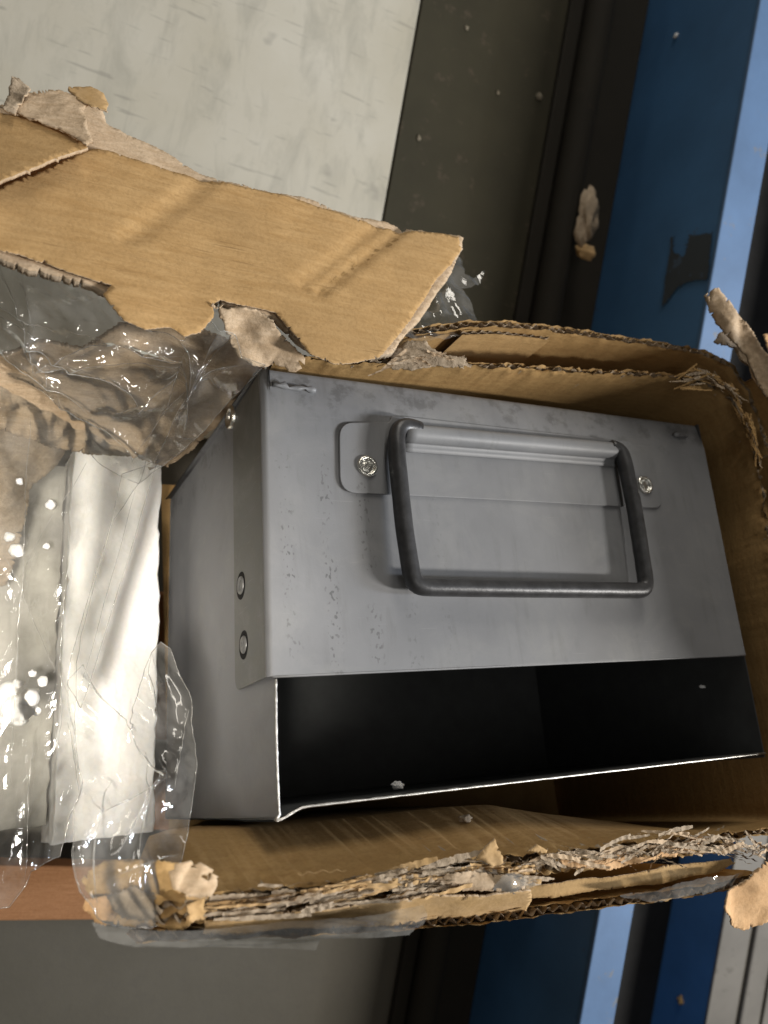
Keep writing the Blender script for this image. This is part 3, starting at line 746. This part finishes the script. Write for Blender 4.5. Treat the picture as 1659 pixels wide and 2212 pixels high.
torn('torn_flake', LP, [(412, 1900), (450, 1906), (444, 1940), (424, 1944), (416, 1926)], [TORN_G, TORN_G], carton, crumple(95, 0.006, 30, 0.003, 120), 0.002, 0.0005, 0.003, 160, 15.6, 0.007)
CC = bplane((200, 1900, -.010), (440, 1880, .016), (320, 2000, .004))
torn('crumpled_corner', CC, [(168, 1896), (220, 1862), (300, 1850), (380, 1856), (452, 1884), (446, 1950), (410, 1992), (330, 2008), (240, 2002), (186, 1960)], [CARD, TORN_G], carton, crumple(90, 0.010, 22, 0.003, 90), 0.0025, 0.0008, 0.003, 120, 62.0)
torn('torn_flake', CC, [(250, 1930), (300, 1912), (350, 1930), (372, 1968), (330, 1990), (280, 1976)], [TORN_G, TORN_G], carton, crumple(91, 0.006, 30, 0.002, 110), 0.0025, 0.0006, 0.004, 120, 63.0, 0.008)
torn('torn_flake', CC, [(196, 1950), (236, 1940), (262, 1966), (250, 2000), (212, 1992)], [PEACH, TORN_G], carton, crumple(92, 0.006, 30, 0.002, 110), 0.0025, 0.0006, 0.003, 120, 64.0, 0.006)
torn('torn_flake', LP, [(930, 1905), (960, 1888), (1020, 1880), (1080, 1884), (1125, 1905), (1140, 1928), (1080, 1922), (1000, 1924)], [TORN, TORN_G], carton, crumple(67, 0.0045, 34, 0.0014, 150), 0.003, 0.001, 0.002, 160, 16.0)
torn('torn_flake', bplane((960, 745, .020), (880, 745, .014), (950, 780, .018)), [(842, 760), (880, 742), (918, 738), (930, 752), (960, 766), (1010, 772), (1000, 792), (900, 792), (850, 788)], [TORN_G, TORN_G], carton, crumple(68, 0.0045, 34, 0.0014, 150), 0.003, 0.001, 0.0025, 160, 17.0)
# curled shreds of fluting along the ragged lower rim and in the upper right corner
rs = random.Random(11)
def shreds(name, spots, mats, size=1.0, tight=0.25, curl0=1.0, flat=0.6):
    vs, fs, mi = [], [], []
    for (c_, dirn, out) in spots:
        L = rs.uniform(0.010, 0.042)*size; wd = rs.uniform(0.0007, 0.0026)*size; n = 26
        d = (dirn + Vector((rs.uniform(-1, 1)*tight, rs.uniform(-1, 1)*tight, rs.uniform(-.6, 1)*tight*0.7))).normalized()
        side = d.cross(out).normalized(); up = side.cross(d)
        lam = rs.uniform(0.005, 0.009)*size; am = rs.uniform(0.0004, 0.0013)*size; ph = rs.uniform(0, 6)
        wv = (up*rs.uniform(-.4, .4) + side*rs.choice((-1, 1))).normalized()
        if rs.random() < flat: wv = (up + side*rs.uniform(-.5, .5)).normalized(); am *= 0.7; wd *= 1.5
        sd = d.cross(wv).normalized()
        b0 = len(vs); k_ = rs.randrange(len(mats)); curl = rs.uniform(-30, 30)*curl0
        for i in range(n):
            s = L*i/(n-1); p = c_ + d*(s-L/2) + wv*(am*(0.55*math.sin(2*math.pi*s/lam+ph+2*nz(s*90, ph, 4)) + 0.6*nz(s*120, ph, 7)) + curl*0.12*(s-L/2)**2)
            p = p + up*(0.0008*nz(s*200, ph, 1))
            w_ = wd*(0.6+0.4*math.sin(math.pi*i/(n-1)))*(1+0.25*rs.uniform(-1, 1))
            vs.append(p - sd*w_/2); vs.append(p + sd*w_/2)
        for i in range(n-1):
            fs.append((b0+2*i, b0+2*i+1, b0+2*i+3, b0+2*i+2)); mi.append(k_)
    o = mesh_obj(name, vs, fs, mats, carton, True, mi); o['kind'] = 'stuff'
    return o
def along(pxs, m, sx_=0.003, sh_=0.004):
    pts = [bx(*p) for p in pxs]; out = []
    for _ in range(m):
        i = rs.randrange(len(pts)-1); t = rs.random(); p = pts[i].lerp(pts[i+1], t)
        d = (pts[i+1]-pts[i]).normalized()
        out.append((p + Vector((rs.gauss(0, 0.002), rs.gauss(0, sx_), rs.gauss(0, sh_))), d, Vector((0, 0, 1))))
    return out
shreds('paper_shreds', along([(1130, 1872, .028), (1250, 1856, .030), (1400, 1838, .031), (1480, 1820, .032), (1560, 1822, .029), (1650, 1836, .027)], 120, 0.0035, 0.002), [TORN, TORN_G, TORN_G], 0.75, 0.4, 4.0, 0.6)
shreds('paper_shreds', along([(460, 1964, .028), (600, 1946, .029), (800, 1916, .029), (940, 1892, .029), (1000, 1882, .029), (1130, 1880, .029)], 170, 0.0034, 0.0012), [TORN_G, TANP, TORN_G], 1.0, 0.12, 0.7, 0.5)
shreds('paper_shreds', along([(1480, 820, .027), (1530, 816, .031), (1585, 846, .031), (1612, 905, .031), (1640, 1010, .031)], 60, 0.004, 0.002), [TORN_G, CARD_IN, CARD_IN], 0.8, 0.35, 3.0, 0.8)
shreds('paper_shreds', along([(830, 786, .014), (940, 770, .018), (1000, 784, .017)], 20, 0.002, 0.002), [TORN, TORN_G], 0.7, 0.6)
# liner of the lower outer wall folded outward and flattened under the tape
OL = bplane((460, 2000, .018), (1100, 1950, .022), (800, 1960, .024))
torn('folded_liner', OL, [(440, 1980), (560, 1972), (700, 1956), (820, 1944), (920, 1930), (1040, 1922), (1138, 1916), (1142, 1940), (1134, 1962), (1040, 1972), (940, 1978), (860, 1988), (700, 1998), (560, 2006), (440, 2010)], [TANP, TORN], carton, lambda p: 0.0016*nz(p.x, p.y, 0, 40)+0.0006*nz(p.x*.3, p.y, 3, 300), 0.003, 0.0012, 0.0016, 130, 60.0, 0.002)
OL2 = bplane((1160, 1930, .022), (1560, 1885, .026), (1400, 1930, .022))
torn('folded_liner', OL2, [(1140, 1918), (1240, 1908), (1380, 1890), (1500, 1870), (1590, 1856), (1600, 1872), (1560, 1894), (1440, 1914), (1300, 1934), (1180, 1950), (1146, 1952)], [CARD, TORN], carton, lambda p: 0.0014*nz(p.x, p.y, 0, 40), 0.003, 0.001, 0.0012, 130, 61.0, -0.004)
# clear tape and film clinging to the lower outer wall
TAPE = bplane((200, 2000, .020), (900, 1990, .024), (500, 1960, .030))
torn('packing_tape', TAPE, [(200, 1976), (330, 1996), (480, 1990), (640, 1975), (780, 1958), (910, 1940), (918, 1960), (905, 1986), (880, 2006), (690, 2012), (680, 2040), (560, 2036), (420, 2030), (290, 2028), (215, 2010)], FILM_T, carton, crumple(3, 0.0014, 26, 0.0009, 100, (0.35, 3.0)), 0.0017, 0, 0.00015, 200, 30.0, 0.004)
torn('packing_tape', bplane((1050, 1930, .030), (1560, 1895, .034), (1300, 1960, .026)), [(1080, 1888), (1110, 1880), (1150, 1896), (1158, 1914), (1130, 1926), (1060, 1920)], FILM_T, carton, crumple(4, 0.003, 40), 0.0025, 0, 0.001, 200, 31.0, 0.003)
torn('packing_tape', bplane((1300, 1930, .028), (1560, 1895, .028), (1450, 1940, .024)), [(1330, 1928), (1430, 1906), (1540, 1884), (1600, 1880), (1590, 1908), (1500, 1924), (1400, 1940)], FILM_T, carton, crumple(5, 0.0015, 40), 0.0025, 0, 0.001, 200, 32.0, 0.004)
torn('packing_tape', bplane((1000, 600, .004), (1040, 690, .016), (940, 680, .016)), [(985, 548), (1004, 552), (1008, 585), (1030, 590), (1052, 575), (1046, 600), (1022, 612), (1006, 612), (1028, 650), (1042, 695), (1000, 716), (940, 724), (880, 718), (900, 690), (950, 625)], FILM_H, carton, crumple(6, 0.004, 40), 0.0028, 0, 0.0008, 200, 33.0, -0.004)

# ================================================================== the foam beside the drawer
foam = box_thing('foam_slab', (-0.06, -0.12, -0.262))
tag(foam, 'white foam packing slab standing beside the drawer under the plastic film', 'foam')
FH = -0.19
def foam_block(name, u0, u1, v0, v1, h0, h1, seed, n=44, mat=None):
    bm = bmesh.new(); bmesh.ops.create_cube(bm, size=1)
    bmesh.ops.subdivide_edges(bm, edges=bm.edges, cuts=n, use_grid_fill=True)
    for v in bm.verts:
        p = Vector((u0+(v.co.x+.5)*(u1-u0), v0+(v.co.y+.5)*(v1-v0), h0+(v.co.z+.5)*(h1-h0)))
        e_ = 0.0016*nz(p.x, p.y, p.z+seed, 38) + 0.0014*nz(p.x, p.y, p.z+seed, 190) + 0.0008*nz(p.x, p.y, p.z+seed, 420)
        v.co = p + Vector((e_, e_*0.7, e_*0.8)) + SH*Vector((p.y, 0, 0))
    return bm_obj(name, bm, mat or FOAM, foam, True)
foam_block('slab', -0.086, -0.0215, -0.262, 0.020, -0.262, FH, 1.0)
foam_block('ledge', -0.135, -0.0875, -0.250, 0.012, -0.262, FH-0.030, 5.0, mat=FOAM_D)
# foam crumbs
def blob(name, pos, r, mat, label, cat, group=None, seed=0.0, sq=(1, 1, 1), amp=0.35):
    bm = bmesh.new(); bmesh.ops.create_icosphere(bm, subdivisions=3, radius=1)
    for v in bm.verts:
        k = 1 + amp*nz(v.co.x, v.co.y, v.co.z+seed, 1.6) + amp*0.4*nz(v.co.x, v.co.y, v.co.z+seed, 4)
        v.co = Vector((v.co.x*sq[0], v.co.y*sq[1], v.co.z*sq[2]))*k*r
    o = bm_obj(name, bm, mat, None, True, loc=pos)
    return tag(o, label, cat, group)

# ================================================================== the plastic wrap
wrap = bpy.data.objects.new('plastic_wrap', None); COL.objects.link(wrap)
wrap.location = bworld((-0.10, -0.12, -0.20))
tag(wrap, 'crumpled clear plastic wrap hanging over the foam at the open end of the carton', 'plastic wrap')
def film(name, anchors, px, mat, disp, step=0.0030, jag=0.0005, seed=0.0, lift0=0.0):
    creases = disp.lines
    pl = Plane(*[at_depth(*a_) for a_ in anchors])
    poly = [pl.px(x, y) for x, y in px]
    o = sheet(name, poly, lambda p, s: pl.w(p, lift0+disp(p, pl)) - wrap.location, mat, wrap, step, 0, jag, 120, seed=seed)
    # hem and sharpest creases, doubled film made whitish to show as bright streaks
    av, af = [], []
    def add(pts, r):
        vs, fs = tube([pl.w(p, lift0+disp(p, pl)+0.0002) - wrap.location for p in pts], r, 6)
        b0 = len(av); av.extend(vs); af.extend([tuple(i+b0 for i in f) for f in fs])
    n = len(poly)
    for i in range(n):
        a, b = poly[i], poly[(i+1) % n]; L = (b-a).length; m = max(2, int(L/0.003))
        add([a.lerp(b, k/m) for k in range(m+1)], 0.00020)
    for (p0, p1, s_) in creases:
        a, b = pl.px(*p0), pl.px(*p1); L = (b-a).length; m = max(6, int(L/0.0025)); nn = Vector((-(b-a).y, (b-a).x)).normalized()
        pts = [a.lerp(b, k/m)+nn*0.0018*nz(k/m*2, seed, p0[0]*.1) for k in range(m+1)]
        pts = [p for p in pts if inside(p, poly)]
        if len(pts) > 4: add(pts, lambda t: 0.00006+0.00030*abs(s_)*max(0, math.sin(math.pi*t))*(0.5+0.9*abs(nz(t*7, seed, 2))))
    mesh_obj('crease', av, af, FILM_E, o, True)
    return o
def folds(pl, lines, w, amp):
    """sharp ridges between measured points"""
    segs = []
    for (a_, b_, s) in lines:
        segs.append((pl.px(*a_), pl.px(*b_), s))
    def f(p):
        h = 0.0
        for a_, b_, s in segs:
            d = b_-a_; L2 = d.length_squared; t = max(0, min(1, (p-a_).dot(d)/L2)); dist = (p-a_-d*t).length
            h += s*amp*math.exp(-dist/w)
        return h
    return f
def film_disp(lines, seed, w=0.006, amp=0.006, a1=0.003, f1=22, a2=0.0009, f2=80, sq=(1, 1)):
    cache = {}
    cr = crumple(seed, a1, f1, a2, f2, sq)
    def f(p, pl):
        if 'f' not in cache: cache['f'] = folds(pl, lines, w, amp)
        return cache['f'](p) + cr(p)
    f.lines = lines
    return f
# upper film, gathered at a knot by the drawer's corner
film('upper_film', [(0, 640, .46), (470, 760, .475), (330, 1000, .56)],
     [(-80, 556), (0, 560), (120, 590), (238, 630), (262, 690), (330, 712), (400, 730), (452, 690), (500, 720), (524, 762), (574, 786), (545, 812), (500, 862), (458, 908), (404, 962), (346, 1010), (300, 1046), (262, 1034), (200, 975), (120, 925), (40, 850), (-80, 790)],
     FILM, film_disp([((430, 795), (270, 720), 1), ((430, 795), (90, 760), .8), ((430, 795), (330, 1000), 1), ((430, 795), (480, 700), .7), ((430, 795), (330, 830), -1), ((-40, 700), (200, 870), 1.3), ((30, 790), (300, 960), 1.0), ((0, 560), (160, 900), .5), ((430, 795), (520, 770), .8), ((100, 760), (250, 720), .8), ((420, 800), (300, 960), .8), ((400, 760), (350, 905), -.8), ((430, 795), (380, 700), .9), ((430, 795), (505, 735), -.8), ((430, 795), (200, 745), -.7), ((430, 795), (250, 880), .9), ((430, 795), (400, 930), .8), ((430, 795), (470, 850), -.9), ((150, 700), (420, 770), .6), ((20, 690), (340, 858), 1.2), ((60, 730), (190, 800), .9), ((-60, 620), (120, 700), .8), ((60, 600), (80, 720), .6)], 1.0, 0.0032, 0.0075, 0.004, 20, 0.0020, 95), 0.0018, seed=41)
# second, hazier layer behind at the far left
film('hazy_film', [(0, 900, .50), (150, 1000, .53), (40, 1700, .48)],
     [(-80, 640), (60, 720), (200, 800), (330, 940), (300, 1040), (250, 1120), (200, 1280), (165, 1430), (150, 1560), (175, 1690), (150, 1760), (130, 1850), (60, 1880), (20, 1960), (-80, 1980)],
     FILM_H, film_disp([((60, 900), (10, 1700), .8), ((150, 1000), (110, 1650), .8), ((0, 1200), (140, 1500), .5), ((180, 1000), (30, 1250), .4), ((130, 1560), (170, 1740), 1), ((60, 1600), (40, 1900), 1)], 2.0, 0.006, 0.006, 0.004, 16, 0.0018, 70, (2, 0.7)), 0.0024, seed=42)
# folded band running down from the knot
film('folded_band', [(300, 1000, .55), (150, 1480, .50), (330, 1250, .56)],
     [(262, 1024), (300, 1010), (340, 992), (318, 1060), (282, 1180), (244, 1300), (206, 1420), (188, 1480), (172, 1530), (142, 1480), (150, 1420), (186, 1300), (220, 1180), (246, 1090)],
     FILM_H, film_disp([((300, 1010), (160, 1500), .8)], 3.0, 0.008, 0.004, 0.001, 14, 0.0003, 60), 0.003, seed=43)
# lower film, a rounded lobe in front of the foam and the drawer's foot
film('lower_film', [(250, 1500, .43), (410, 1600, .44), (260, 1960, .36)],
     [(142, 1476), (176, 1440), (192, 1480), (240, 1540), (262, 1600), (300, 1490), (318, 1420), (346, 1388), (368, 1402), (392, 1452), (412, 1520), (418, 1600), (420, 1680), (414, 1760), (402, 1820), (386, 1872), (380, 1940), (372, 1986), (320, 2008), (250, 2002), (206, 1985), (172, 1930), (148, 1850), (150, 1760), (176, 1700), (160, 1620)],
     FILM, film_disp([((318, 1420), (330, 1560), .8), ((262, 1600), (320, 1700), 1), ((320, 1700), (240, 1860), 1), ((400, 1540), (360, 1720), .9), ((170, 1480), (265, 1590), 1.2), ((230, 1700), (160, 1840), 1), ((300, 1640), (290, 1900), .7), ((180, 1740), (200, 1960), .8), ((240, 1900), (380, 1850), .5), ((340, 1700), (200, 1780), .7)], 4.0, 0.0045, 0.006, 0.003, 26, 0.0016, 95), 0.0018, seed=44)
# torn cardboard seen through the film behind the knot, and dark liner at the far left
BP = bplane((120, 800, -.06), (330, 780, -.05), (200, 930, -.10))
torn('torn_board', BP, [(-90, 790), (20, 770), (90, 742), (180, 752), (260, 700), (380, 700), (500, 740), (566, 796), (500, 884), (420, 975), (360, 1010), (290, 985), (200, 985), (130, 965), (40, 940), (-90, 900)], [TORN, TORN_G], carton, lambda p: 0.006*nz(p.x, p.y, 0, 20)+0.0008*nz(p.x, p.y, 4, 90), 0.004, 0.004, 0.004, 60, 50.0)
LP2 = bplane((0, 950, -.15), (110, 900, -.15), (0, 1250, -.20))
torn('torn_board', LP2, [(-120, 860), (0, 840), (100, 860), (160, 920), (120, 1000), (70, 1050), (40, 1180), (10, 1260), (-120, 1300)], [TORN_G, TORN_G], carton, lambda p: 0.006*nz(p.x, p.y, 0, 20)+0.0008*nz(p.x, p.y, 4, 90), 0.004, 0.004, 0.004, 60, 51.0)

# ================================================================== small debris
SPECK = m_plain('dull_debris', (0.20, 0.175, 0.13), 0.9, 0.0, 200, 0.3, 0.2, 0.1)
k_ = 0
bm = bmesh.new(); c0_ = at_depth(45, 1515, .475)
for (x, y, d_, r) in ((62, 1508, .494, .0062), (30, 1532, .494, .0080), (18, 1490, .495, .0052), (44, 1556, .493, .0036), (78, 1536, .494, .0028), (2, 1522, .494, .0058), (38, 1476, .495, .0030), (52, 1530, .494, .0066), (10, 1548, .494, .0040)):
    k_ += 1
    t_ = bmesh.ops.create_icosphere(bm, subdivisions=3, radius=r, matrix=Matrix.Translation(at_depth(x, y, d_)-c0_))
    for v in t_['verts']: v.co += Vector((1, 0.6, -0.8))*0.0026*nz(v.co.x, v.co.y, v.co.z, 180)
tag(bm_obj('foam_clump', bm, FOAM, None, True, loc=c0_), 'clump of white foam beads stuck to the plastic film at the left edge', 'foam clump')
for (x, y, d_, r) in ((92, 1472, .478, .0030), (70, 1455, .478, .0022), (42, 1040, .50, .0022), (20, 1160, .50, .003), (110, 1090, .51, .003), (36, 1190, .495, .0042), (100, 1180, .50, .002)):
    k_ += 1
    blob('foam_bead', at_depth(x, y, d_), r, FOAM, 'single white foam bead clinging to the plastic film at the far left', 'foam bead', 'foam beads on the film', k_*3.1)
blob('foam_crumb', bworld(bx(860, 1697, -0.03) + Vector((0, 0, 0))), 0.0024, FOAM, 'white crumb inside the black opening of the drawer, left of the middle', 'crumb', None, 71, (1.5, .8, .8), 0.9)
blob('foam_crumb', bworld(bx(1517, 1483, -0.03)), 0.0016, FOAM, 'tiny pale crumb at the right end of the black opening', 'crumb', None, 72, (1.6, .8, .8), 0.6)
blob('foam_crumb', bworld(bx(1005, 1768, -0.02)), 0.0026, TORN_G, 'pale crumb in the dark gap below the drawer', 'crumb', None, 73, (1.5, .8, .8), 0.6)
blob('paper_scrap', on_level(1268, 470, 0.047), 0.022, TORN_G, 'crumpled brown paper scrap on the black rail', 'paper scrap', None, 74, (.6, 1.3, .25), 0.9)
blob('paper_scrap', on_level(1266, 545, 0.045), 0.012, TANP, 'small tan paper scrap on the black rail below the larger one', 'paper scrap', None, 75, (1.2, .7, .5), 0.5)
blob('paper_scrap', on_level(1478, 2160, z2*0.5), 0.011, CARD, 'small yellow brown scrap by the second blue beam at the lower edge', 'paper scrap', None, 76, (1, .7, .6), 0.6)
for i, (x, y, r, lab) in enumerate(((1076, 200, .0022, 'small pale speck in the middle of the dark olive plate'), (1165, 208, .0045, 'largest pale speck on the dark olive plate, beside the black rail'), (1008, 60, .0026, 'pale speck nearest the top edge on the dark olive plate'), (905, 298, .003, 'pale speck on the dark olive plate close to the pale sheet'), (1215, 425, .003, 'pale speck on the black rail left of the paper scrap'))):
    blob('floor_speck', on_level(x, y, 0.006 if i < 4 else 0.02), r*0.8, SPECK, lab, 'speck', None, 80+i, (1, 1.2, .35), 0.6)
blob('paint_speck', on_side(1461, 78) - Vector((.001, 0, 0)), 0.003, FOAM, 'single white speck on the blue beam near the upper edge', 'speck', None, 90, (.4, 1, 1), 0.4)
for o in bpy.data.objects:
    if '_base' in o: del o['_base']
